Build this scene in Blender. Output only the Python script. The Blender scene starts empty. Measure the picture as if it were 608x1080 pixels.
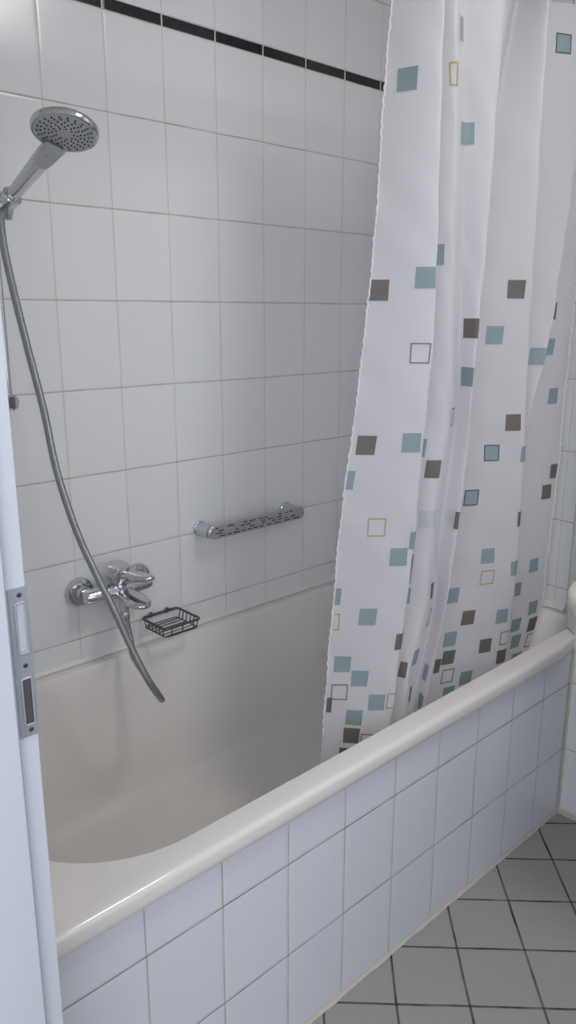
import bpy, bmesh, math, random
from mathutils import Vector, Matrix
random.seed(7)
SC = bpy.context.scene
COL = SC.collection
PI = math.pi

# ------------------------------------------------------------------ materials
def new_mat(name):
    m = bpy.data.materials.new(name); m.use_nodes = True
    nt = m.node_tree
    return m, nt, nt.nodes['Principled BSDF']

def plain(name, col, rough=.5, metal=0., noise=0., nscale=20., bump=0., spec=.5, coat=0.):
    m, nt, b = new_mat(name)
    b.inputs['Roughness'].default_value = rough
    b.inputs['Metallic'].default_value = metal
    b.inputs['Specular IOR Level'].default_value = spec
    b.inputs['Coat Weight'].default_value = coat
    tc = nt.nodes.new('ShaderNodeTexCoord')
    nz = nt.nodes.new('ShaderNodeTexNoise'); nz.inputs['Scale'].default_value = nscale
    nz.inputs['Detail'].default_value = 4
    nt.links.new(tc.outputs['Object'], nz.inputs['Vector'])
    mx = nt.nodes.new('ShaderNodeMix'); mx.data_type = 'RGBA'
    k = 1 - noise
    mx.inputs[6].default_value = (col[0]*k, col[1]*k, col[2]*k, 1)
    mx.inputs[7].default_value = (col[0], col[1], col[2], 1)
    nt.links.new(nz.outputs['Fac'], mx.inputs[0])
    nt.links.new(mx.outputs[2], b.inputs['Base Color'])
    if bump:
        bp = nt.nodes.new('ShaderNodeBump'); bp.inputs['Strength'].default_value = bump
        bp.inputs['Distance'].default_value = .002
        nt.links.new(nz.outputs['Fac'], bp.inputs['Height'])
        nt.links.new(bp.outputs['Normal'], b.inputs['Normal'])
    return m

def mth(nt, op, a, b=None, clamp=False):
    n = nt.nodes.new('ShaderNodeMath'); n.operation = op; n.use_clamp = clamp
    for i, x in enumerate((a, b)):
        if x is None: continue
        if isinstance(x, (int, float)): n.inputs[i].default_value = x
        else: nt.links.new(x, n.inputs[i])
    return n.outputs[0]

def tile_mat(name, au, av, u0, v0, tw, th, tile, gu, gv, gw=.003, rough=.2, band=None, rot45=False, vary=.05, bumpd=.0012):
    """au, av: axes 0/1/2 of the tile grid; gu: grout colour of the lines across u, gv: of the lines across v."""
    m, nt, b = new_mat(name)
    tc = nt.nodes.new('ShaderNodeTexCoord')
    vec = tc.outputs['Object']
    if rot45:
        mp = nt.nodes.new('ShaderNodeMapping'); mp.vector_type = 'POINT'
        mp.inputs['Rotation'].default_value = (0, 0, PI/4)
        nt.links.new(vec, mp.inputs['Vector']); vec = mp.outputs[0]
    sp = nt.nodes.new('ShaderNodeSeparateXYZ'); nt.links.new(vec, sp.inputs[0])
    # wobble of the hand-laid joints
    wob = nt.nodes.new('ShaderNodeTexNoise'); wob.inputs['Scale'].default_value = 6
    nt.links.new(tc.outputs['Object'], wob.inputs['Vector'])
    wv = mth(nt, 'MULTIPLY', mth(nt, 'SUBTRACT', wob.outputs['Fac'], .5), .004)
    pu = mth(nt, 'ADD', mth(nt, 'SUBTRACT', sp.outputs[au], u0), wv)
    pv = mth(nt, 'ADD', mth(nt, 'SUBTRACT', sp.outputs[av], v0), wv)
    bandmask = None
    if band:
        zb, zt = band
        above = mth(nt, 'GREATER_THAN', sp.outputs[av], zt)
        inb = mth(nt, 'MULTIPLY', mth(nt, 'GREATER_THAN', sp.outputs[av], zb+.0008), mth(nt, 'LESS_THAN', sp.outputs[av], zt-.0008))
        pv = mth(nt, 'SUBTRACT', pv, mth(nt, 'MULTIPLY', above, zt-zb))
        bandmask = inb
    su = mth(nt, 'DIVIDE', pu, tw); sv = mth(nt, 'DIVIDE', pv, th)
    def dist(s, t):
        fr = mth(nt, 'FRACT', s)
        return mth(nt, 'MULTIPLY', mth(nt, 'SUBTRACT', .5, mth(nt, 'ABSOLUTE', mth(nt, 'SUBTRACT', fr, .5))), t)
    du = dist(su, tw); dv = dist(sv, th)
    if bandmask:
        dv = mth(nt, 'ADD', dv, mth(nt, 'MULTIPLY', bandmask, 1.))
    def ramp(d, w):   # 1 inside the grout line
        mr = nt.nodes.new('ShaderNodeMapRange'); mr.interpolation_type = 'SMOOTHSTEP'
        mr.inputs[1].default_value = w*.42; mr.inputs[2].default_value = w*.62
        mr.inputs[3].default_value = 1; mr.inputs[4].default_value = 0
        nt.links.new(d, mr.inputs[0]); return mr.outputs[0]
    mu = ramp(du, gw); mv = ramp(dv, gw)
    # tile tone, slightly different per tile
    cell = nt.nodes.new('ShaderNodeCombineXYZ')
    nt.links.new(mth(nt, 'FLOOR', su), cell.inputs[0]); nt.links.new(mth(nt, 'FLOOR', sv), cell.inputs[1])
    wn = nt.nodes.new('ShaderNodeTexWhiteNoise'); nt.links.new(cell.outputs[0], wn.inputs['Vector'])
    def mixc(f, A, B):
        x = nt.nodes.new('ShaderNodeMix'); x.data_type = 'RGBA'
        for i, c in ((6, A), (7, B)):
            if isinstance(c, tuple): x.inputs[i].default_value = (*c, 1)
            else: nt.links.new(c, x.inputs[i])
        nt.links.new(f, x.inputs[0]); return x.outputs[2]
    cloud = nt.nodes.new('ShaderNodeTexNoise'); cloud.inputs['Scale'].default_value = 9; cloud.inputs['Detail'].default_value = 5
    nt.links.new(tc.outputs['Object'], cloud.inputs['Vector'])
    base = mixc(mth(nt, 'ADD', mth(nt, 'MULTIPLY', wn.outputs[0], .6), mth(nt, 'MULTIPLY', cloud.outputs['Fac'], .4)), tuple(c*(1-vary) for c in tile), tile)
    if bandmask:
        base = mixc(bandmask, base, (.006, .006, .012))
    # grout fades and dirties along its length
    gn = nt.nodes.new('ShaderNodeTexNoise'); gn.inputs['Scale'].default_value = 14; gn.inputs['Detail'].default_value = 3
    nt.links.new(tc.outputs['Object'], gn.inputs['Vector'])
    gvar = nt.nodes.new('ShaderNodeMapRange'); gvar.inputs[1].default_value = .3; gvar.inputs[2].default_value = .7
    gvar.inputs[3].default_value = .55; gvar.inputs[4].default_value = 1.
    nt.links.new(gn.outputs['Fac'], gvar.inputs[0])
    if band:   # joints between the black strips stay white
        gu_c = mixc(bandmask, gu, (.75, .74, .72))
    else: gu_c = gu
    c1 = mixc(mth(nt, 'MULTIPLY', mu, mth(nt, 'MAXIMUM', gvar.outputs[0], bandmask) if bandmask else gvar.outputs[0]), base, gu_c)
    c2 = mixc(mth(nt, 'MULTIPLY', mv, gvar.outputs[0]), c1, gv)
    nt.links.new(c2, b.inputs['Base Color'])
    mg = mth(nt, 'MAXIMUM', mu, mv)
    rr = nt.nodes.new('ShaderNodeMapRange'); rr.inputs[3].default_value = rough; rr.inputs[4].default_value = .75
    nt.links.new(mg, rr.inputs[0]); nt.links.new(rr.outputs[0], b.inputs['Roughness'])
    # pillowed tile edge + faint glaze ripple
    mind = mth(nt, 'MINIMUM', du, dv)
    hr = nt.nodes.new('ShaderNodeMapRange'); hr.interpolation_type = 'SMOOTHSTEP'
    hr.inputs[1].default_value = gw*.3; hr.inputs[2].default_value = gw*2.4
    nt.links.new(mind, hr.inputs[0])
    hh = mth(nt, 'ADD', hr.outputs[0], mth(nt, 'MULTIPLY', cloud.outputs['Fac'], .25))
    bp = nt.nodes.new('ShaderNodeBump'); bp.inputs['Strength'].default_value = .35; bp.inputs['Distance'].default_value = bumpd
    nt.links.new(hh, bp.inputs['Height']); nt.links.new(bp.outputs['Normal'], b.inputs['Normal'])
    return m

TW, TH = .152, .2
WHITE = (.765, .77, .775)
G1, G2 = (.60, .53, .45), (.40, .33, .27)
M = {}
M['tile_back'] = tile_mat('wall_tile_back', 0, 2, 0, 0, TW, TH, WHITE, G1, G2, band=(2.0, 2.025))
M['tile_far'] = tile_mat('wall_tile_far', 1, 2, 0, 0, TW, TH, WHITE, G1, G2)
M['tile_side'] = tile_mat('wall_tile_side', 1, 2, -.752, 0, TW, TH, WHITE, G1, G2)
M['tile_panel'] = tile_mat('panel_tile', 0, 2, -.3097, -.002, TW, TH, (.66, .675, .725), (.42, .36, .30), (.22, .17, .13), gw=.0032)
M['tile_floor'] = tile_mat('floor_tile', 0, 1, 0, 0, .1496, .1496, (.35, .335, .315), (.010, .010, .012), (.010, .010, .012), gw=.0052, rough=.32, rot45=True, vary=.12)
M['plaster'] = plain('painted_plaster', (.85, .85, .84), .8, noise=.06, nscale=30, bump=.1)
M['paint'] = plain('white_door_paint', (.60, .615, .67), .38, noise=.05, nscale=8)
M['gasket'] = plain('grey_door_gasket', (.42, .41, .43), .6, noise=.2, nscale=40)
M['enamel'] = plain('bath_enamel', (.735, .70, .665), .12, noise=.05, nscale=3, coat=.3)
M['ceramic'] = plain('basin_ceramic', (.74, .71, .64), .1, noise=.03, nscale=4, coat=.4)
M['caulk'] = plain('silicone_caulk', (.60, .55, .47), .5, noise=.3, nscale=25)
M['caulk_white'] = plain('white_silicone', (.78, .76, .72), .45, noise=.15, nscale=20)
M['chrome'] = plain('chrome', (.62, .63, .65), .09, 1., noise=.05, nscale=30)
M['chrome_dull'] = plain('satin_chrome', (.62, .63, .65), .26, 1., noise=.1, nscale=30)
M['dark_wire'] = plain('dark_chrome_wire', (.16, .16, .165), .28, .9, noise=.3, nscale=60)
M['grey_plastic'] = plain('grey_spray_plastic', (.45, .46, .47), .4, noise=.05)
M['dark_rubber'] = plain('dark_rubber', (.035, .035, .04), .5, noise=.2)
M['steel'] = plain('zinc_steel', (.50, .53, .57), .42, .75, noise=.12, nscale=50)
M['dark_pocket'] = plain('dark_lock_pocket', (.10, .085, .08), .6, noise=.4, nscale=40)
M['pale_pocket'] = plain('pale_latch_insert', (.55, .55, .60), .4, noise=.2, nscale=30)
M['glass'] = plain('window_white_frame', (.75, .75, .75), .4)

def hose_mat():
    m, nt, b = new_mat('metal_hose')
    b.inputs['Metallic'].default_value = .85; b.inputs['Roughness'].default_value = .3
    b.inputs['Base Color'].default_value = (.33, .34, .36, 1)
    tc = nt.nodes.new('ShaderNodeTexCoord')
    sp = nt.nodes.new('ShaderNodeSeparateXYZ'); nt.links.new(tc.outputs['UV'], sp.inputs[0])
    w = mth(nt, 'SINE', mth(nt, 'MULTIPLY', sp.outputs[0], 2*PI/.0032))
    bp = nt.nodes.new('ShaderNodeBump'); bp.inputs['Strength'].default_value = .5; bp.inputs['Distance'].default_value = .0006
    nt.links.new(w, bp.inputs['Height']); nt.links.new(bp.outputs['Normal'], b.inputs['Normal'])
    return m
M['hose'] = hose_mat()

def cloth_mat(name, col, trans=.35, mixw=1.):
    m, nt, b = new_mat(name)
    out = nt.nodes['Material Output']
    tc = nt.nodes.new('ShaderNodeTexCoord')
    nz = nt.nodes.new('ShaderNodeTexNoise'); nz.inputs['Scale'].default_value = 7; nz.inputs['Detail'].default_value = 3
    nt.links.new(tc.outputs['Object'], nz.inputs['Vector'])
    wv = nt.nodes.new('ShaderNodeTexNoise'); wv.inputs['Scale'].default_value = 420
    nt.links.new(tc.outputs['Object'], wv.inputs['Vector'])
    h = mth(nt, 'ADD', nz.outputs['Fac'], mth(nt, 'MULTIPLY', wv.outputs['Fac'], .03))
    bp = nt.nodes.new('ShaderNodeBump'); bp.inputs['Strength'].default_value = .35; bp.inputs['Distance'].default_value = .012
    nt.links.new(h, bp.inputs['Height'])
    b.inputs['Base Color'].default_value = (*col, 1); b.inputs['Roughness'].default_value = .5
    b.inputs['Specular IOR Level'].default_value = .25
    nt.links.new(bp.outputs['Normal'], b.inputs['Normal'])
    tr = nt.nodes.new('ShaderNodeBsdfTranslucent'); tr.inputs['Color'].default_value = (*col, 1)
    nt.links.new(bp.outputs['Normal'], tr.inputs['Normal'])
    mx = nt.nodes.new('ShaderNodeMixShader'); mx.inputs[0].default_value = trans
    nt.links.new(b.outputs[0], mx.inputs[1]); nt.links.new(tr.outputs[0], mx.inputs[2])
    nt.links.new(mx.outputs[0], out.inputs[0])
    return m
M['cloth'] = cloth_mat('white_polyester', (.85, .835, .86), .6)
M['teal'] = cloth_mat('teal_print', (.265, .35, .36), .2)
M['taupe'] = cloth_mat('taupe_print', (.165, .14, .13), .15)
M['dark'] = cloth_mat('dark_outline_print', (.09, .10, .11), .15)
M['greyline'] = cloth_mat('grey_outline_print', (.20, .18, .18), .2)
M['yellow'] = cloth_mat('ochre_outline_print', (.48, .36, .12), .25)
M['faint'] = cloth_mat('faint_grey_print', (.58, .60, .65), .3)
M['shade'] = cloth_mat('soft_grey_print', (.36, .36, .39), .25)
M['hem'] = cloth_mat('overlocked_white_hem', (.84, .84, .85), .3)

# ------------------------------------------------------------------ mesh helpers
def link(name, bm, mats, parent=None, smooth=True, loc=None, ang=40):
    me = bpy.data.meshes.new(name)
    bmesh.ops.recalc_face_normals(bm, faces=bm.faces)
    bm.to_mesh(me); bm.free()
    if not isinstance(mats, (list, tuple)): mats = [mats]
    for x in mats: me.materials.append(x)
    o = bpy.data.objects.new(name, me); COL.objects.link(o)
    if smooth:
        for p in me.polygons: p.use_smooth = True
        me.set_sharp_from_angle(angle=math.radians(ang))
    if parent: o.parent = parent; o.matrix_parent_inverse = Matrix.Translation(-Vector(parent.location))
    if loc: o.location = loc
    return o

def empty(name, loc, label, cat, group=None):
    o = bpy.data.objects.new(name, None); COL.objects.link(o); o.location = loc
    o.empty_display_size = .05
    o['label'] = label; o['category'] = cat
    if group: o['group'] = group
    return o

def struct(o): o['kind'] = 'structure'; return o

def box(bm, x0, x1, y0, y1, z0, z1, bev=0., seg=2):
    r = bmesh.ops.create_cube(bm, size=1)
    vs = r['verts']
    for v in vs:
        v.co = Vector(((x0+x1)/2+v.co.x*(x1-x0), (y0+y1)/2+v.co.y*(y1-y0), (z0+z1)/2+v.co.z*(z1-z0)))
    if bev:
        es = list({e for v in vs for e in v.link_edges})
        bmesh.ops.bevel(bm, geom=es, offset=bev, segments=seg, affect='EDGES', profile=.5)

def frame_from(d):
    d = Vector(d).normalized()
    a = Vector((0, 0, 1)) if abs(d.z) < .9 else Vector((1, 0, 0))
    u = d.cross(a).normalized(); v = d.cross(u).normalized()
    return d, u, v

def lathe(bm, origin, axis, prof, n=40, cap0=True, cap1=True, sx=1., sy=1., up=None, mat=0):
    """prof: list of (distance along the axis, radius)."""
    d, u, v = frame_from(axis)
    if up is not None:
        u = (Vector(up) - Vector(up).dot(d)*d).normalized(); v = d.cross(u)
    o = Vector(origin); rings = []
    for h, r in prof:
        rings.append([bm.verts.new(o+d*h+u*(r*sx*math.cos(2*PI*i/n))+v*(r*sy*math.sin(2*PI*i/n))) for i in range(n)])
    for a, b in zip(rings, rings[1:]):
        for i in range(n):
            f = bm.faces.new((a[i], a[(i+1) % n], b[(i+1) % n], b[i])); f.material_index = mat
    if cap0: bm.faces.new(rings[0][::-1]).material_index = mat
    if cap1: bm.faces.new(rings[-1]).material_index = mat

def smooth_path(pts, sub=8, closed=False):
    P = [Vector(p) for p in pts]; n = len(P); out = []
    rng = range(n if closed else n-1)
    for i in rng:
        p0 = P[(i-1) % n] if closed or i > 0 else P[0]
        p1 = P[i]; p2 = P[(i+1) % n]
        p3 = P[(i+2) % n] if closed or i+2 < n else P[-1]
        for k in range(sub):
            t = k/sub
            out.append(.5*(2*p1+(p2-p0)*t+(2*p0-5*p1+4*p2-p3)*t*t+(3*p1-p0-3*p2+p3)*t**3))
    if not closed: out.append(P[-1])
    return out

def tube(bm, path, r, n=12, closed=False, uv=False, cap=True):
    N = len(path); rings = []; L = 0
    nrm = None; lens = []
    for i in range(N):
        if closed: t = (path[(i+1) % N]-path[i-1]).normalized()
        else: t = (path[min(i+1, N-1)]-path[max(i-1, 0)]).normalized()
        if nrm is None: _, nrm, _ = frame_from(t)
        nrm = (nrm-t*nrm.dot(t)).normalized(); bn = t.cross(nrm)
        rad = r(i/(N-1)) if callable(r) else r
        rings.append([bm.verts.new(path[i]+nrm*rad*math.cos(2*PI*k/n)+bn*rad*math.sin(2*PI*k/n)) for k in range(n)])
        if i: L += (path[i]-path[i-1]).length
        lens.append(L)
    lay = bm.loops.layers.uv.verify() if uv else None
    for i in range(N if closed else N-1):
        j = (i+1) % N
        for k in range(n):
            f = bm.faces.new((rings[i][k], rings[i][(k+1) % n], rings[j][(k+1) % n], rings[j][k]))
            if uv:
                for lp, (a, b) in zip(f.loops, ((i, k), (i, k+1), (j, k+1), (j, k))): lp[lay].uv = (lens[a], b/n)
    if not closed and cap:
        bm.faces.new(rings[0][::-1]); bm.faces.new(rings[-1])

def rrect(x0, x1, y0, y1, r, z, nc=12, ns=14, rr=None):
    """rounded rectangle loop, always 4*(nc+ns) points."""
    r = min(r, (x1-x0)/2-.001, (y1-y0)/2-.001)
    q_ = r if rr is None else rr        # the two corners at x1 may have their own radius
    C = [((x1-q_, y0+q_), -PI/2, q_), ((x1-q_, y1-q_), 0, q_), ((x0+r, y1-r), PI/2, r), ((x0+r, y0+r), PI, r)]
    out = []
    for q, ((cx, cy), a0, R) in enumerate(C):
        for k in range(nc+1):
            a = a0+PI/2*k/nc; out.append(Vector((cx+R*math.cos(a), cy+R*math.sin(a), z)))
        (nx, ny), na, NR = C[(q+1) % 4]
        e = out[-1]; s = Vector((nx+NR*math.cos(na), ny+NR*math.sin(na), z))
        for k in range(1, ns): out.append(e.lerp(s, k/ns))
    return out

def loft(bm, loops, cap0=False, cap1=False, mat=0):
    R = [[bm.verts.new(p) for p in lp] for lp in loops]
    n = len(R[0])
    for a, b in zip(R, R[1:]):
        for i in range(n):
            bm.faces.new((a[i], a[(i+1) % n], b[(i+1) % n], b[i])).material_index = mat
    if cap0: bm.faces.new(R[0][::-1]).material_index = mat
    if cap1: bm.faces.new(R[-1]).material_index = mat
    return R

def prism(bm, poly, z0, z1):
    a = [bm.verts.new((x, y, z0)) for x, y in poly]; b = [bm.verts.new((x, y, z1)) for x, y in poly]
    n = len(poly)
    for i in range(n): bm.faces.new((a[i], a[(i+1) % n], b[(i+1) % n], b[i]))
    bm.faces.new(a[::-1]); bm.faces.new(b)

# ------------------------------------------------------------------ the room
XL, XR, XF = -.55, 1.048, 1.2         # left wall, right wall, end wall of the bath niche
YP, YF, ZC = -.752, -2.35, 2.5        # bath panel, window wall, ceiling
YJ = -.944                            # door jamb face

bm = bmesh.new(); box(bm, -1.9, 1.35, YF-.12, .12, -.06, 0); struct(link('floor', bm, M['tile_floor'], smooth=False))
bm = bmesh.new(); box(bm, XL-.2, 1.35, YF-.12, .12, ZC, ZC+.06); struct(link('ceiling', bm, M['plaster'], smooth=False))
bm = bmesh.new(); box(bm, XL-.2, 1.35, 0, .1, 0, ZC); struct(link('wall_back', bm, M['tile_back'], smooth=False))
bm = bmesh.new(); box(bm, XF, 1.3, -.645, 0, 0, ZC); struct(link('wall_far', bm, M['tile_far'], smooth=False))
bm = bmesh.new()
prism(bm, [(XR, -.7515), (1.35, -.7515), (1.35, YF), (XR, YF)], 0, ZC)
prism(bm, [(XF, -.646), (1.35, -.646), (1.35, -.7514), (1.049, -.7514), (1.09, -.706)], .5385, ZC)
struct(link('wall_right', bm, M['tile_side'], smooth=False))
bm = bmesh.new()
box(bm, XL-.2, XL, YJ+.012, 0, 0, ZC)
box(bm, XL-.2, XL, YJ-.80, YJ+.012, 2.04, ZC)
box(bm, XL-.2, XL, YF, YJ-.80, 0, ZC)
struct(link('wall_left', bm, M['tile_side'], smooth=False))
WX0, WX1, WZ0, WZ1 = -.42, .48, 1.0, 2.15
bm = bmesh.new()
box(bm, XL-.2, WX0, YF-.12, YF, 0, ZC); box(bm, WX1, 1.35, YF-.12, YF, 0, ZC)
box(bm, WX0, WX1, YF-.12, YF, 0, WZ0); box(bm, WX0, WX1, YF-.12, YF, WZ1, ZC)
struct(link('wall_front', bm, M['plaster'], smooth=False))
bm = bmesh.new()
t = .05
box(bm, WX0, WX1, YF-.09, YF-.03, WZ0, WZ0+t, .004); box(bm, WX0, WX1, YF-.09, YF-.03, WZ1-t, WZ1, .004)
box(bm, WX0, WX0+t, YF-.09, YF-.03, WZ0, WZ1, .004); box(bm, WX1-t, WX1, YF-.09, YF-.03, WZ0, WZ1, .004)
struct(link('window_1', bm, M['glass']))

# tiled side panel under the bath, with the silicone joint at its foot
bm = bmesh.new(); box(bm, XL+.001, XR-.001, YP, YP+.03, .0005, .4985); struct(link('wall_bath_panel', bm, M['tile_panel'], smooth=False))
def fillet(p0, p1, na, nb, s, jit=.0, n=60):
    """triangular silicone bead from p0 to p1, legs along na and nb."""
    bm = bmesh.new(); rings = []
    na, nb = Vector(na), Vector(nb)
    for i in range(n+1):
        p = Vector(p0).lerp(Vector(p1), i/n); w = s*(1+jit*math.sin(i*1.7)*math.cos(i*.63))
        rings.append([bm.verts.new(p+na*.0006+nb*.0006), bm.verts.new(p+na*w+nb*.0006), bm.verts.new(p+na*w*.42+nb*w*.42), bm.verts.new(p+na*.0006+nb*w)])
    for a, b in zip(rings, rings[1:]):
        for k in range(4): bm.faces.new((a[k], a[(k+1) % 4], b[(k+1) % 4], b[k]))
    bm.faces.new(rings[0][::-1]); bm.faces.new(rings[-1])
    return bm
struct(link('trim_1', fillet((XL+.01, YP, 0), (XR-.002, YP, 0), (0, -1, 0), (0, 0, 1), .007, .25), M['caulk']))
struct(link('trim_2', fillet((XR, YP-.004, 0), (XR, YF+.01, 0), (-1, 0, 0), (0, 0, 1), .010, .25), M['caulk']))
struct(link('trim_3', fillet((XR, YP-.0005, .012), (XR, YP-.0005, .497), (-1, 0, 0), (0, -1, 0), .006, .2), M['caulk']))

# door frame of the doorway the view looks through
door = bpy.data.objects.new('door_1', None); COL.objects.link(door); door.location = (-.6, YJ, 0); door['kind'] = 'structure'
bm = bmesh.new()
box(bm, -.5585, -.535, YJ, YJ+.0115, 0, 2.06, .0012)                 # rebate face, room side
box(bm, -.7600, -.5600, YJ-.013, YJ+.0115, 0, 2.06, .002)            # stop
box(bm, -.5345-.0145, -.535, YJ+.0117, YJ+.075, 0, 2.10, .002)        # casing leaf on the wall
box(bm, -.7600, -.535, YJ-.80, YJ-.7885, 0, 2.06, .002)              # opposite jamb
box(bm, -.7600, -.535, YJ-.7884, YJ-.0131, 2.02, 2.039, .002)          # head
struct(link('frame', bm, M['paint'], door))
bm = bmesh.new(); tube(bm, [Vector((-.5597, YJ-.0035, z/10)) for z in range(0, 21)], .0018, 8)
struct(link('gasket', bm, M['gasket'], door))
# strike plate: plate with two real openings, raised lips, pockets behind, three screws
PX0, PX1, PZ0, PZ1 = -.5535, -.5352, .961, 1.118
OX0, OX1 = -.5480, -.5378
A0, A1 = 1.051, 1.103; B0, B1 = .974, 1.024
sp = bpy.data.objects.new('strike_plate', None); COL.objects.link(sp); sp.parent = door
yb, yf = YJ-.0003, YJ-.0018
bm = bmesh.new()
for x0, x1, z0, z1 in ((PX0, OX0, PZ0, PZ1), (OX1, PX1, PZ0, PZ1), (OX0, OX1, PZ0, B0), (OX0, OX1, B1, A0), (OX0, OX1, A1, PZ1)):
    box(bm, x0, x1, yf, yb, z0, z1)
box(bm, PX1, PX1+.0014, yf, YJ+.010, PZ0, PZ1, .0003)
pl = link('plate', bm, M['steel'], None, smooth=False)
def reparent(o, p):
    o.parent = p; o.matrix_parent_inverse = Matrix.Translation(-Vector(door.location)); return o
reparent(pl, sp)
for z0, z1, mt in ((A0, A1, 'pale_pocket'), (B0, B1, 'dark_pocket')):
    bm = bmesh.new()
    path = [Vector((p.x, yf-.0004, p.y)) for p in rrect(OX0, OX1, z0, z1, .002, 0, 4, 4)]
    tube(bm, path, .0011, 8, closed=True)
    reparent(link('lip', bm, M['steel']), sp)
    bm = bmesh.new(); box(bm, OX0+.0002, OX1-.0002, YJ-.0010, YJ-.0002, z0+.0002, z1-.0002)
    reparent(link('pocket', bm, M[mt], smooth=False), sp)
for z, x in ((1.111, -.5428), (1.0375, -.5425), (.968, -.5425)):
    bm = bmesh.new(); lathe(bm, (x, yf+.0005, z), (0, -1, 0), [(0, .0026), (.0007, .0026), (.0011, .0019)], 20)
    box(bm, x-.0018, x+.0018, yf-.0009, yf-.0004, z-.0004, z+.0004); box(bm, x-.0004, x+.0004, yf-.0009, yf-.0004, z-.0018, z+.0018)
    reparent(link('screw', bm, M['dark_wire']), sp)
for o in list(sp.children)+[sp]: o['kind'] = 'structure'

# ------------------------------------------------------------------ bathtub
tub = empty('bathtub', (.32, -.38, 0), 'white enamel built-in bathtub with rolled rim behind the tiled panel', 'bathtub')
X0, X1, Y1 = XL+.0015, XF-.0015, -.0015
def clampx(lp):
    for p in lp:
        if p.x > XR-.002 and p.y < -.7505: p.y = -.7505
    return lp
RIM = .5345; BXR = 1.168
loops = [clampx(rrect(X0, X1, -.7505, Y1, .002, .4990)),
         clampx(rrect(X0, X1, -.7645, Y1, .002, .4992)),
         clampx(rrect(X0, X1, -.7675, Y1, .002, .5025)),
         clampx(rrect(X0, X1, -.7685, Y1, .002, .5120)),
         clampx(rrect(X0, X1, -.7685, Y1, .002, .5255)),
         clampx(rrect(X0, X1, -.7668, Y1, .002, .5318)),
         clampx(rrect(X0, X1, -.7625, Y1, .002, .5353)),
         clampx(rrect(X0, X1, -.7560, Y1, .002, .5364)),
         clampx(rrect(X0+.004, X1-.004, -.7450, Y1-.003, .01, .5364)),
         rrect(X0+.06, X1-.012, -.7230, Y1-.018, .10, .5356, rr=.06),
         rrect(-.433, BXR, -.7125, -.0300, .235, RIM, rr=.06)]
bm = bmesh.new(); loft(bm, loops)
link('rim', bm, M['enamel'], tub, ang=60)
bl = []
for (dz, l, r, f, b, rad) in ((0, 0, 0, 0, 0, .235), (.004, .003, .003, .003, .003, .233), (.012, .006, .010, .006, .006, .23), (.05, .016, .035, .014, .016, .225),
                              (.12, .028, .085, .024, .030, .22), (.20, .042, .14, .034, .045, .21), (.28, .060, .195, .046, .062, .20),
                              (.33, .080, .235, .062, .08, .18), (.36, .11, .28, .09, .11, .16), (.375, .15, .33, .13, .15, .14), (.381, .24, .45, .22, .24, .09)):
    bl.append(rrect(-.433+l, BXR-r, -.7125+f, -.03-b, rad, RIM-dz, rr=min(rad, .06+dz*.5)))
bm = bmesh.new(); loft(bm, bl, cap1=True)
link('basin', bm, M['enamel'], tub, ang=60)
bm = bmesh.new(); lathe(bm, (-.12, -.37, RIM-.3815), (0, 0, 1), [(0, .034), (.003, .034), (.005, .028), (.004, .02), (.006, .012), (.007, .002)], 32)
link('drain', bm, M['chrome'], tub)
struct(link('trim_4', fillet((XL+.002, 0, .537), (XF-.002, 0, .537), (0, -1, 0), (0, 0, 1), .009, .2), M['caulk_white']))
struct(link('trim_5', fillet((XF, -.004, .537), (XF, -.645, .537), (-1, 0, 0), (0, 0, 1), .015, .2), M['caulk_white']))

# ------------------------------------------------------------------ shower curtain
ZS = [2.06, 1.9, 1.75, 1.6, 1.45, 1.3, 1.15, 1.0, 0.88, 0.78, 0.7, 0.62, 0.55, 0.48, 0.4, 0.32]
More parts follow.
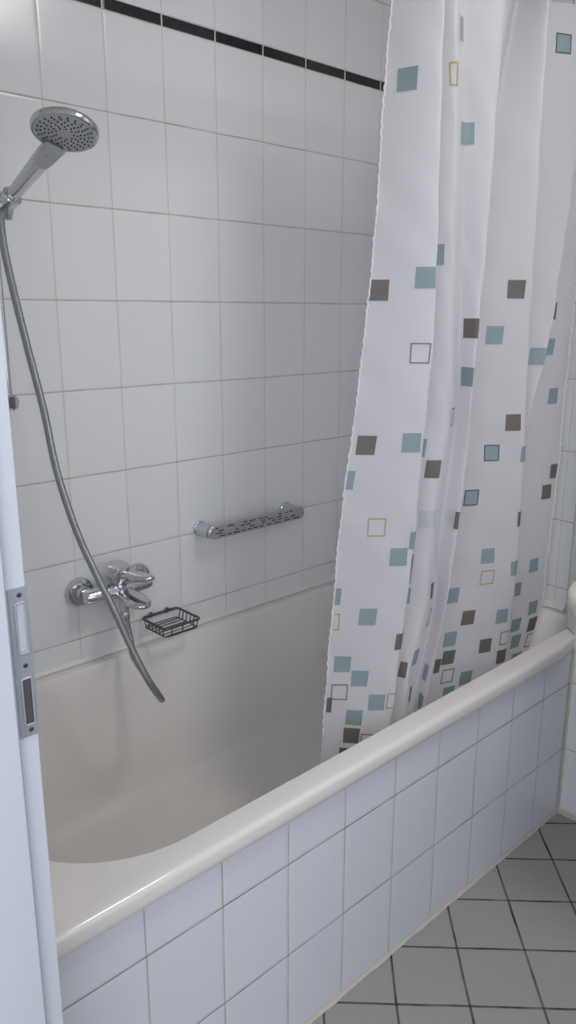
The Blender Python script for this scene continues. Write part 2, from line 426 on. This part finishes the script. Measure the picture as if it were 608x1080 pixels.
# measured fold lines of the curtain: one row of (x, y) per height, side hem, then ridge and valley of each pleat, side hem
ROWS = [
  [(0.4571, -0.545),(0.4788, -0.65),(0.5403, -0.575),(0.5485, -0.626),(0.5955, -0.614),(0.6623, -0.66),(0.8685, -0.56),(0.8447, -0.65),(0.9122, -0.58),(1.0516, -0.64),(1.0678, -0.61),(1.1212, -0.625)],
  [(0.4521, -0.545),(0.4797, -0.65),(0.5408, -0.575),(0.5527, -0.626),(0.6018, -0.614),(0.6607, -0.66),(0.8292, -0.56),(0.8487, -0.65),(0.916, -0.58),(1.0473, -0.64),(1.0627, -0.61),(1.1212, -0.625)],
  [(0.4393, -0.5445),(0.4835, -0.6495),(0.5435, -0.5745),(0.5656, -0.6255),(0.6156, -0.6135),(0.6575, -0.6595),(0.7927, -0.5595),(0.8546, -0.6495),(0.9206, -0.5795),(1.0442, -0.6395),(1.0589, -0.6095),(1.1223, -0.6245)],
  [(0.4318, -0.5439),(0.4904, -0.6489),(0.5498, -0.5739),(0.5758, -0.6249),(0.6266, -0.6129),(0.6556, -0.6589),(0.773, -0.5589),(0.8605, -0.6489),(0.9253, -0.5789),(1.0272, -0.6389),(1.0406, -0.6089),(1.1241, -0.6239)],
  [(0.4199, -0.5434),(0.4953, -0.6484),(0.5533, -0.5734),(0.5837, -0.6244),(0.6353, -0.6124),(0.6511, -0.6584),(0.7521, -0.5584),(0.8668, -0.6484),(0.9304, -0.5784),(1.007, -0.6384),(1.0199, -0.6084),(1.1266, -0.6234)],
  [(0.3998, -0.5429),(0.4942, -0.6479),(0.5515, -0.5729),(0.5899, -0.6239),(0.6423, -0.6119),(0.6415, -0.6579),(0.7383, -0.5579),(0.8736, -0.6479),(0.9358, -0.5779),(0.9865, -0.6379),(0.999, -0.6079),(1.1247, -0.6229)],
  [(0.3792, -0.5423),(0.4817, -0.6473),(0.5382, -0.5723),(0.596, -0.6233),(0.6493, -0.6113),(0.6347, -0.6573),(0.7305, -0.5573),(0.881, -0.6473),(0.9364, -0.5879),(0.95, -0.6275),(0.9636, -0.6043),(1.1231, -0.6223)],
  [(0.3528, -0.5418),(0.4694, -0.6468),(0.5251, -0.5718),(0.5721, -0.6228),(0.6272, -0.6108),(0.6259, -0.6568),(0.7226, -0.5568),(0.8885, -0.6468),(0.9305, -0.6128),(0.9435, -0.604),(0.9605, -0.597),(1.1228, -0.6218)],
  [(0.338, -0.5414),(0.4596, -0.6464),(0.5147, -0.5714),(0.558, -0.6224),(0.612, -0.6104),(0.6098, -0.6564),(0.7065, -0.5564),(0.8909, -0.6464),(0.9329, -0.6124),(0.9459, -0.604),(0.9629, -0.597),(1.1189, -0.6214)],
  [(0.3292, -0.541),(0.4478, -0.646),(0.5038, -0.571),(0.5538, -0.622),(0.6083, -0.61),(0.5964, -0.656),(0.6925, -0.556),(0.8925, -0.646),(0.9345, -0.612),(0.9475, -0.604),(0.9645, -0.597),(1.1131, -0.621)],
  [(0.3203, -0.5407),(0.4376, -0.6457),(0.4932, -0.5707),(0.5461, -0.6217),(0.6025, -0.6097),(0.5785, -0.6557),(0.6807, -0.5557),(0.8909, -0.6457),(0.9329, -0.6117),(0.9459, -0.604),(0.9629, -0.597),(1.1086, -0.6207)],
  [(0.3118, -0.5404),(0.427, -0.6454),(0.4826, -0.5704),(0.5176, -0.6214),(0.5797, -0.6094),(0.5572, -0.6554),(0.6593, -0.5554),(0.8832, -0.6454),(0.9252, -0.6114),(0.9382, -0.604),(0.9552, -0.597),(1.104, -0.6204)],
  [(0.3075, -0.5402),(0.4175, -0.6452),(0.4728, -0.5702),(0.4984, -0.6212),(0.5562, -0.6092),(0.5386, -0.6552),(0.6405, -0.5552),(0.8765, -0.6452),(0.9185, -0.6112),(0.9315, -0.604),(0.9485, -0.597),(1.0935, -0.6202)],
  [(0.3032, -0.54),(0.4077, -0.645),(0.4629, -0.57),(0.4845, -0.621),(0.5408, -0.609),(0.5205, -0.655),(0.6216, -0.555),(0.8695, -0.645),(0.9115, -0.611),(0.9245, -0.604),(0.9415, -0.597),(1.0617, -0.62)],
  [(0.2982, -0.54),(0.3955, -0.645),(0.4508, -0.57),(0.4719, -0.621),(0.5285, -0.609),(0.5005, -0.655),(0.6006, -0.555),(0.8591, -0.645),(0.9011, -0.611),(0.9141, -0.604),(0.9311, -0.597),(1.0293, -0.62)],
  [(0.2951, -0.54),(0.3833, -0.645),(0.4383, -0.57),(0.4593, -0.621),(0.5161, -0.609),(0.4806, -0.655),(0.5804, -0.555),(0.8488, -0.645),(0.8908, -0.611),(0.9038, -0.604),(0.9208, -0.597),(1.0062, -0.62)]]
def hm(y0, y1, m0, m1, f): return (2*f**3-3*f*f+1)*y0+(f**3-2*f*f+f)*m0+(-2*f**3+3*f*f)*y1+(f**3-f*f)*m1
TM = 11
def cr(p, t):
    n = len(p); i = max(0, min(int(t), n-2)); f = t-i
    p0, p1, p2, p3 = p[max(i-1, 0)], p[i], p[i+1], p[min(i+2, n-1)]
    return tuple(hm(b, c, .32*(c-a), .32*(d-b), f) for a, b, c, d in zip(p0, p1, p2, p3))
_colc = {}
def colpts(t):
    k = round(t, 5)
    if k not in _colc: _colc[k] = [cr(r, t) for r in ROWS]
    return _colc[k]
def S(t, z):
    col = colpts(t); n = len(ZS); i = 0
    while i < n-2 and z < ZS[i+1]: i += 1
    h = ZS[i+1]-ZS[i]; f = (z-ZS[i])/h; out = []
    for k in range(2):
        def m(j):
            a = max(j-1, 0); b = min(j+1, n-1); return (col[b][k]-col[a][k])/(ZS[b]-ZS[a])
        y0, y1, m0, m1 = col[i][k], col[i+1][k], m(i)*h, m(i+1)*h
        out.append((2*f**3-3*f*f+1)*y0+(f**3-2*f*f+f)*m0+(-2*f**3+3*f*f)*y1+(f**3-f*f)*m1)
    # soft crumples of the thin fabric
    w = .0016*math.sin(z*23+t*2.1)*math.sin(z*9+t*4.7)+.0010*math.sin(z*51+t*7.3)
    return Vector((out[0]+w*.4, out[1]+w, z))
def Nrm(t, z):
    e = .01; t0, t1 = max(0, t-e), min(TM, t+e)
    d = S(t1, z)-S(t0, z); n = d.cross(S(t, z+.005)-S(t, z-.005))
    return n.normalized()
ZTOP, ZBOT = 2.055, .325
cur = empty('shower_curtain', (.7, -.62, ZTOP), 'white shower curtain printed with teal, taupe and outlined squares, hanging into the bathtub', 'shower curtain')
NT, NZ = 330, 150
bm = bmesh.new(); grid = []
for i in range(NT+1):
    t = TM*i/NT
    grid.append([bm.verts.new(S(t, ZTOP+(ZBOT-ZTOP)*j/NZ)) for j in range(NZ+1)])
for i in range(NT):
    for j in range(NZ):
        bm.faces.new((grid[i][j], grid[i+1][j], grid[i+1][j+1], grid[i][j+1]))
SQ = 'T 0.432 1.807;S 3.65 1.914 0.45;Y 2.972 1.828 0.4;T 4.09 1.73 0.8;O 8.536 1.973;T 8.137 1.822;K 0.203 1.418;T 0.779 1.442;T 2.417 1.492;K 6.698 1.427;K 4.581 1.341;T 6.478 1.323;G 0.771 1.293;T 4.539 1.237;K 10.291 1.379;T 10.35 1.29;T 8.688 1.269;T 10.634 1.163;G 3.446 1.148 0.4;K 0.271 1.103;T 0.779 1.109;T 2.287 1.082;K 6.766 1.115;O 6.537 1.041;T 7.242 1.035;K 2.752 1.035 0.85;O 6.36 0.931;T -0.056 1.029;Y 0.491 0.928;F 2.794 0.922;T 0.754 0.863;T 6.597 0.777;Y 6.614 0.72;K 10.695 0.904;K 10.89 0.958;K 7.296 0.866;T 10.594 0.699;T 1.195 0.898;T 2.311 0.821;T 2.296 0.788;T 2.313 0.741;K 3.48 0.744 0.55;G 3.574 0.679 0.5;T 6.292 0.682;K 5.125 0.916;T 6.144 0.827;T 6.147 0.782;T 10.289 0.64;T 7.118 0.735;K 6.487 0.619;T 6.859 0.61;T 10.712 0.572;T 10.382 0.536;K 10.788 0.524;T 0.491 0.729;T -0.093 0.774;Y -0.055 0.717;T 6.351 0.569;G 7.001 0.548;T 10.458 0.488;K 6.698 0.536;K 6.368 0.521;T 10.56 0.435;G 10.89 0.48;K 1.123 0.67;T 3.277 0.595 0.6;K 2.701 0.569 0.5;K 6.275 0.503 0.5;T 4.471 0.554 0.55;G 6.393 0.471;T 6.563 0.456;T 6.427 0.423;T 0.271 0.619;T 0.483 0.586;G 0.254 0.554;T 0.703 0.53;Y 1.089 0.533;K 3.438 0.503 0.4;T 0.457 0.494;K 0.449 0.45;K -0.058 0.521;T 4.564 0.486 0.6;G 0.652 0.438;K 0.415 0.402;K 6.964 0.497'
KM = {'T': 1, 'K': 2, 'D': 3, 'G': 4, 'Y': 5, 'F': 6, 'S': 7}
def dlen(t, z):
    e = .01; a, b = max(0, t-e), min(TM, t+e)
    return (S(b, z)-S(a, z)).length/(b-a)
def walk(t, z, s):
    """cloth parameter s metres along the fabric from t at height z."""
    n = 10
    for _ in range(n): t += s/n/max(dlen(min(TM, max(0, t)), z), .02)
    return t
def patch(kind, tc, z, s0, s1, z0, z1, off):
    """a printed rectangle following the fabric, lying just on its face."""
    nx = max(2, int((s1-s0)/.0035)); ny = max(2, int((z1-z0)/.006))
    cols = []
    for i in range(nx+1):
        t = walk(tc, z, s0+(s1-s0)*i/nx)
        if t < .02 or t > TM-.02: continue
        col = []
        for j in range(ny+1):
            zz = z+z0+(z1-z0)*j/ny
            if zz < ZBOT: zz = ZBOT
            col.append(bm.verts.new(S(t, zz)+Nrm(t, zz)*off))
        cols.append(col)
    for a, b in zip(cols, cols[1:]):
        for j in range(ny):
            bm.faces.new((a[j], b[j], b[j+1], a[j+1])).material_index = KM[kind]
H = .0215
for it in SQ.split(';'):
    k, t, z, *q = it.split(); t = float(t); z = float(z)
    H = .0180+.0028*min(1, max(0, (z-.45)/.85))
    hw = H*float(q[0]) if q else H
    if k in 'TKFS': patch(k, t, z, -hw, hw, -H, H, .0012)
    else:
        lk = {'O': 'D', 'G': 'G', 'Y': 'Y'}[k]; w = .0026
        if k == 'O': patch('T', t, z, -hw, hw, -H, H, .0012)
        o = .0017
        patch(lk, t, z, -hw, hw, H-w, H, o); patch(lk, t, z, -hw, hw, -H, -H+w, o)
        patch(lk, t, z, -hw, -hw+w, -H+w, H-w, o); patch(lk, t, z, hw-w, hw, -H+w, H-w, o)
me_norm = bm  # keep face winding as built: the printed side faces the room
me = bpy.data.meshes.new('fabric'); bm.to_mesh(me); bm.free()
for k in ('cloth', 'teal', 'taupe', 'dark', 'greyline', 'yellow', 'faint', 'shade'): me.materials.append(M[k])
for p in me.polygons: p.use_smooth = True
fab = bpy.data.objects.new('fabric', me); COL.objects.link(fab); fab.parent = cur; fab.matrix_parent_inverse = Matrix.Translation(-Vector(cur.location))
rs0 = random.Random(5)
for t, sgn in ((0, -1), (TM, 1)):
    bm = bmesh.new(); n = 420; pa = []
    for i in range(n+1):
        z = ZTOP+(ZBOT-ZTOP)*i/n
        p = S(t, z); wob = .0006*math.sin(i*.9)+.0012*math.sin(i*.11)*math.sin(i*.037+1)+.0005*rs0.uniform(-1, 1)
        pa.append(p+Vector((sgn*.001+wob, -.001+.0012*math.cos(i*1.3), 0)))
    tube(bm, pa, lambda u: .0019+.0005*math.sin(u*310)*math.sin(u*87), 7)
    link('side_hem', bm, M['hem'], cur)
rod = bpy.data.objects
bm = bmesh.new(); lathe(bm, (XL+.001, -.625, 2.108), (1, 0, 0), [(0, .03), (.006, .03), (.010, .0125), (XF-XL-.012, .0125), (XF-XL-.008, .03), (XF-XL-.002, .03)], 28)
rod = link('curtain_rod', bm, M['chrome_dull'])
rod['label'] = 'round satin chrome curtain rod above the bathtub carrying the shower curtain'; rod['category'] = 'curtain rod'
for t in (.15, 1., 2., 3., 4.5, 5.5, 7., 8., 9., 10.85):
    p = S(t, ZTOP)
    bm = bmesh.new(); c = Vector((p.x, -.625, 2.090)); R = .0345
    pa = [c+Vector((0, R*math.cos(a), R*math.sin(a)+0)) for a in [2*PI*i/28 for i in range(28)]]
    tube(bm, pa, .0016, 7, closed=True); link('curtain_ring', bm, M['chrome_dull'], cur)

# ------------------------------------------------------------------ shower rail, hand shower, hose
RX, RY = -.150, -.050
rail = empty('shower_rail', (RX, 0, 1.19), 'chrome vertical slide rail at the left edge, mostly hidden by the door frame', 'shower rail')
bm = bmesh.new(); lathe(bm, (RX, RY, 1.175), (0, 0, 1), [(0, .007), (.002, .009), (.655, .009), (.657, .007)], 24); link('bar', bm, M['chrome'], rail)
for z in (1.192, 1.80):
    bm = bmesh.new()
    lathe(bm, (RX, -.0006, z), (0, -1, 0), [(0, .021), (.006, .021), (.012, .0175), (.050, .0165), (.066, .0165), (.070, .012)], 28)
    link('bracket', bm, M['chrome'], rail)
HOLD = Vector((-.128, -.098, 1.590))                 # where the handle sits in the slider
HEAD = Vector((-.100, -.272, 1.683))
axis = (HEAD-HOLD).normalized()
bm = bmesh.new()
lathe(bm, (RX, RY, 1.568), (0, 0, 1), [(0, .014), (.002, .017), (.044, .017), (.046, .014)], 28)
lathe(bm, HOLD-axis*.016, axis, [(0, .0155), (.002, .0185), (.020, .0195), (.022, .0175)], 28)
tube(bm, [Vector((RX, RY, 1.59)), HOLD], .011, 14)
link('slider', bm, M['chrome'], rail)

hs = empty('hand_shower', HOLD, 'chrome hand shower with round grey spray face in its holder, top left', 'hand shower')
nrm = Vector((-.253, -.255, -.931)).normalized()         # where the spray face looks
bm = bmesh.new()
u = axis; L = (HEAD-HOLD).length
lathe(bm, HOLD-axis*.020, axis, [(0, .0095), (.004, .0110), (.030, .0128), (.060, .0140), (.10, .0155), (.135, .0170), (L-.035, .0175), (L-.015, .012)], 28, sx=1.12, sy=.88, up=(1, 0, 0))
link('handle', bm, M['chrome'], hs)
bm = bmesh.new()
lathe(bm, HEAD, -nrm, [(-.003, .0530), (-.0045, .0565), (-.003, .0585), (.002, .0595), (.007, .0590), (.010, .056), (.013, .044), (.015, .026), (.016, .004)], 64, cap0=False)
link('head', bm, M['chrome'], hs)
bm = bmesh.new()
lathe(bm, HEAD, nrm, [(0, .054), (.0030, .0555), (.0040, .0535), (.0046, .03), (.0048, .004)], 64)
# flat neck of the spray plate that runs down the handle
side = axis.cross(nrm).normalized(); fw = nrm.cross(side).normalized()
if fw.dot(axis) > 0: fw = -fw
prof = [(.034, .0190), (.045, .0175), (.056, .0160), (.066, .0145), (.076, .0125), (.084, .0095), (.088, .005)]
top = []; bot = []
dn = (nrm-axis*nrm.dot(axis)).normalized()
for d, w in prof:
    c = HEAD-axis*d+dn*.0158
    top.append((bm.verts.new(c-side*w-dn*.0045*(w/.02)**2), bm.verts.new(c+dn*.0004), bm.verts.new(c+side*w-dn*.0045*(w/.02)**2)))
    bot.append((bm.verts.new(c-side*w-dn*.010), bm.verts.new(c+side*w-dn*.010)))
for i in range(len(prof)-1):
    a, b = top[i], top[i+1]; p, q = bot[i], bot[i+1]
    for f in ((a[0], a[1], b[1], b[0]), (a[1], a[2], b[2], b[1]), (a[0], b[0], q[0], p[0]), (a[2], p[1], q[1], b[2]), (p[0], q[0], q[1], p[1])): bm.faces.new(f)
bm.faces.new((top[-1][0], top[-1][1], top[-1][2], bot[-1][1], bot[-1][0])); bm.faces.new((top[0][2], top[0][1], top[0][0], bot[0][0], bot[0][1]))
for rr_, n, ph in ((.0475, 22, 0), (.041, 22, .14), (.0345, 18, 0), (.028, 16, .2), (.0215, 12, 0), (.0155, 9, .2)):
    for i in range(n):
        a = 2*PI*(i+ph)/n
        c = HEAD+side*rr_*math.cos(a)+fw*rr_*math.sin(a)+nrm*.0042
        lathe(bm, c, nrm, [(0, .0017), (.0016, .0015), (.002, .0008)], 8, mat=1)
link('spray_face', bm, [M['grey_plastic'], M['dark_rubber']], hs)

hose = empty('shower_hose', (.07, -.08, .66), 'flexible grey metal shower hose hanging in a loop from hand shower to tap', 'hose')
START = HOLD-axis*.021; OUT = Vector((.0875, -.068, .668))
HP = [Vector(p) for p in ((-0.1512, -0.0940, 1.5528), (-0.1533, -0.1000, 1.4968), (-0.1471, -0.1150, 1.4082), (-0.1343, -0.1300, 1.2991), (-0.1191, -0.1450, 1.1823), (-0.1102, -0.1650, 1.0567), (-0.0898, -0.1900, 0.9344), (-0.0640, -0.2150, 0.8364), (-0.0385, -0.2400, 0.7508), (-0.0104, -0.2620, 0.6545), (0.0230, -0.2680, 0.5726), (0.0602, -0.2500, 0.5161), (0.0886, -0.2100, 0.4879), (0.0895, -0.1700, 0.5084), (0.0849, -0.1300, 0.5403), (0.0839, -0.1000, 0.5654), (0.0925, -0.0800, 0.5913))]
bm = bmesh.new(); tube(bm, smooth_path([START+Vector((0,0,-.01))]+HP+[OUT-Vector((0, 0, .012))], 12), .0076, 14, uv=True)
link('tube', bm, M['hose'], hose)
bm = bmesh.new(); lathe(bm, START+axis*.006, Vector((.01, .25, -1)), [(0, .0085), (.002, .0105), (.016, .0105), (.030, .0085), (.034, .0078)], 18); link('nut', bm, M['chrome_dull'], hose)
bm = bmesh.new(); lathe(bm, OUT, (0, 0, -1), [(0, .0105), (.002, .0118), (.018, .0118), (.030, .0092), (.034, .008)], 18); link('nut', bm, M['chrome_dull'], hose)

# ------------------------------------------------------------------ bath mixer tap
tap = empty('bath_mixer_tap', (.0825, 0, .72), 'chrome single-lever bath mixer tap on the back wall beside the soap basket', 'tap')
TZ = .722
for x in (.004, .165):
    bm = bmesh.new(); lathe(bm, (x, -.0006, TZ), (0, -1, 0), [(0, .0340), (.002, .0355), (.008, .0355), (.012, .0335), (.0135, .027), (.014, .0215), (.022, .0195), (.036, .0190)], 40)
    link('escutcheon', bm, M['chrome'], tap)
bm = bmesh.new()
lathe(bm, (-.012, -.055, TZ), (1, 0, 0), [(0, .012), (.003, .0175), (.010, .0195), (.060, .0215), (.080, .0245), (.110, .0245), (.130, .0215), (.172, .0185), (.180, .0165), (.183, .010)], 36, sx=1, sy=.9)
link('body', bm, M['chrome'], tap)
bm = bmesh.new()   # flat tongue spout reaching into the bath
sl = []
for (y, z, w, h) in ((-.060, TZ-.006, .020, .017), (-.080, TZ-.008, .0260, .0150), (-.105, TZ-.010, .0300, .0125), (-.130, TZ-.012, .0305, .0105), (-.150, TZ-.014, .0265, .0090), (-.162, TZ-.0155, .016, .0070), (-.167, TZ-.016, .007, .0040)):
    sl.append([Vector((.0865+w*math.copysign(abs(math.cos(a))**.8, math.cos(a)), y, z+h*math.copysign(abs(math.sin(a))**.8, math.sin(a)))) for a in [2*PI*i/28 for i in range(28)]])
loft(bm, sl, True, True); link('spout', bm, M['chrome'], tap)
bm = bmesh.new(); lathe(bm, (.0805, -.052, TZ+.012), (0, -.18, 1), [(0, .0250), (.010, .0255), (.012, .0225), (.017, .0225), (.019, .0275), (.048, .0280), (.053, .0262), (.055, .0200), (.0555, .004)], 40)
link('cartridge_cap', bm, M['chrome'], tap)
bm = bmesh.new()   # lever paddle
sl = []
for (s, w, h) in ((0, .016, .014), (.020, .0180, .0140), (.042, .0195, .0125), (.066, .0200, .0105), (.088, .0180, .0085), (.099, .0120, .0060), (.104, .005, .0030)):
    c = Vector((.083+.30*s, -.062-s*.90, TZ+.040+.04*s))
    sl.append([c+Vector((w*math.copysign(abs(math.cos(a))**.8, math.cos(a)), 0, h*math.copysign(abs(math.sin(a))**.8, math.sin(a)))) for a in [2*PI*i/24 for i in range(24)]])
loft(bm, sl, True, True); link('lever', bm, M['chrome'], tap)
bm = bmesh.new(); lathe(bm, (.0875, -.068, TZ-.016), (0, 0, -1), [(0, .014), (.020, .0135), (.022, .012), (.034, .0112), (.0375, .010)], 24); link('hose_outlet', bm, M['chrome'], tap)

# ------------------------------------------------------------------ wire soap basket
soap = empty('soap_basket', (.225, 0, .60), 'small dark wire soap basket on the back wall above the bath rim', 'soap basket')
SX0, SX1, SY0, SY1, SZ = .172, .283, -.112, -.006, .607
bm = bmesh.new(); lp = rrect(SX0, SX1, SY0, SY1, .012, SZ, 6, 6); tube(bm, lp, .0034, 10, closed=True); link('top_rim', bm, M['dark_wire'], soap)
bm = bmesh.new(); lp = rrect(SX0+.005, SX1-.005, SY0+.005, SY1-.004, .010, SZ-.024, 6, 6); tube(bm, lp, .0016, 8, closed=True); link('lower_rim', bm, M['dark_wire'], soap)
for i in range(6):
    y = SY0+.012+(SY1-SY0-.026)*i/5
    bm = bmesh.new()
    tube(bm, smooth_path([(SX0, y, SZ), (SX0+.004, y, SZ-.020), (SX0+.012, y, SZ-.0245), (SX1-.012, y, SZ-.0245), (SX1-.004, y, SZ-.020), (SX1, y, SZ)], 5), .0015, 8)
    link('wire', bm, M['dark_wire'], soap)
for i in range(3):
    x = SX0+.022+(SX1-SX0-.044)*i/2
    bm = bmesh.new(); tube(bm, [Vector((x, SY0, SZ)), Vector((x, SY0+.004, SZ-.024))], .0015, 8); link('post', bm, M['dark_wire'], soap)
for x in (SX0+.03, SX1-.03):
    bm = bmesh.new(); lathe(bm, (x, -.0006, SZ), (0, -1, 0), [(0, .0075), (.003, .0075), (.0045, .005)], 16); link('wall_mount', bm, M['dark_wire'], soap)

# ------------------------------------------------------------------ grab rail
grab = empty('grab_rail', (.52, 0, .81), 'short flat chrome grab rail with slotted front on the back wall', 'grab rail')
GX0, GX1, GZ, GY, GH = .352, .700, .8105, -.062, .0185
def stadium(y, h, x0, x1, n=18):
    out = []
    for k in range(n+1): a = -PI/2+PI*k/n; out.append(Vector((x1-h+h*math.cos(a), y, GZ+h*math.sin(a))))
    for k in range(n+1): a = PI/2+PI*k/n; out.append(Vector((x0+h+h*math.cos(a), y, GZ+h*math.sin(a))))
    return out
bm = bmesh.new(); loft(bm, [stadium(GY+.006, GH-.003, GX0+.003, GX1-.003), stadium(GY+.004, GH, GX0, GX1), stadium(GY-.004, GH, GX0, GX1), stadium(GY-.006, GH-.002, GX0+.002, GX1-.002)], True, True)
bar = link('bar', bm, M['chrome_dull'], grab)
rs = random.Random(3)
bm = bmesh.new()
for row in range(4):
    z = GZ+.0115-row*.0075; x = GX0+.020+.012*(row % 2)
    while x < GX1-.035:
        w = rs.choice((.010, .015, .022))
        if rs.random() < .72: box(bm, x, x+w, GY-.0066, GY-.0055, z-.0014, z+.0014)
        x += w+rs.choice((.006, .009, .014))
o = link('slots', bm, M['dark_rubber'], bar, smooth=False)
for x in (GX0+.0165, GX1-.0165):
    bm = bmesh.new(); lathe(bm, (x, -.0006, GZ), (0, -1, 0), [(0, .0205), (.005, .0205), (.007, .0185), (.0555, .0182)], 32); link('wall_post', bm, M['chrome_dull'], grab)

# ------------------------------------------------------------------ wash basin on the right wall
wb = empty('washbasin', (XR, -1.15, 0), 'cream white ceramic washbasin at the right edge above the tiled floor', 'washbasin')
BX0, BX1, BY0, BY1, BZ = .615, XR-.001, -1.46, -.860, .790
bm = bmesh.new()
lo = []
for dz, ins, rad in ((-.17, .13, .10), (-.165, .11, .12), (-.13, .055, .15), (-.085, .022, .17), (-.045, .006, .18), (-.02, 0, .185), (-.006, .002, .185), (0, .009, .18), (0, .03, .16), (-.004, .042, .15), (-.05, .06, .13), (-.10, .09, .11), (-.12, .13, .08)):
    x1 = BX1 if ins < .12 and dz <= 0 and len(lo) < 7 else BX1-(.0 if len(lo) < 8 else .09)
    lo.append(rrect(BX0+ins, x1, BY0+ins, BY1-ins, rad, BZ+dz))
loft(bm, lo, True, True); link('bowl', bm, M['ceramic'], wb, ang=60)
bm = bmesh.new()  # added unseen pedestal: carries the bowl and keeps light off the far corner
loft(bm, [rrect(.80-k*.5, 1.0+min(k, .02), -1.24-k, -1.08+k, .06, z) for z, k in ((.0012, .03), (.02, .028), (.10, .012), (.35, .004), (.52, .02), (.6185, .045))], True, True)
link('added_pedestal', bm, M['ceramic'], wb)
bm = bmesh.new(); lathe(bm, (.86, -1.164, BZ-.1195), (0, 0, 1), [(0, .024), (.002, .024), (.003, .018), (.002, .004)], 24); link('drain', bm, M['chrome'], wb)

# ------------------------------------------------------------------ camera, light
cam = bpy.data.cameras.new('camera'); co = bpy.data.objects.new('camera', cam); COL.objects.link(co)
co.location = (-.8318, -1.6308, 1.3727); co.rotation_euler = (1.3191, -.0014, -.7529)
cam.sensor_fit = 'VERTICAL'; cam.sensor_height = 36; cam.sensor_width = 36*608/1080
cam.lens = 816.04/1080*36; cam.clip_start = .01
SC.camera = co

def area(name, loc, rot, sx, sy, power, col):
    l = bpy.data.lights.new(name, 'AREA'); l.shape = 'RECTANGLE'; l.size = sx; l.size_y = sy; l.energy = power; l.color = col
    o = bpy.data.objects.new(name, l); COL.objects.link(o); o.location = loc; o.rotation_euler = rot; return o
area('window_daylight', ((WX0+WX1)/2, YF-.10, (WZ0+WZ1)/2), (PI/2, 0, 0), WX1-WX0-.1, WZ1-WZ0-.1, 4, (.84, .90, 1.0))
def aim(p, q): return (Vector(q)-Vector(p)).to_track_quat('-Z', 'Y').to_euler()
HP0 = (-3.05, -3.55, 2.2)
area('hall_daylight', HP0, aim(HP0, (.35, -.3, .9)), 3.6, 2.6, 116, (.84, .895, 1.0))
area('ceiling_light', (.45, -1.40, ZC-.03), (0, 0, 0), .42, .42, 8.6, (1.0, .97, .93))
w = bpy.data.worlds.new('World'); SC.world = w; w.use_nodes = True
bg = w.node_tree.nodes['Background']; bg.inputs[0].default_value = (.82, .89, 1.0, 1); bg.inputs[1].default_value = .5

vs = SC.view_settings
vs.view_transform = 'Standard'; vs.look = 'None'; vs.gamma = 1; vs.use_curve_mapping = False; vs.exposure = .27
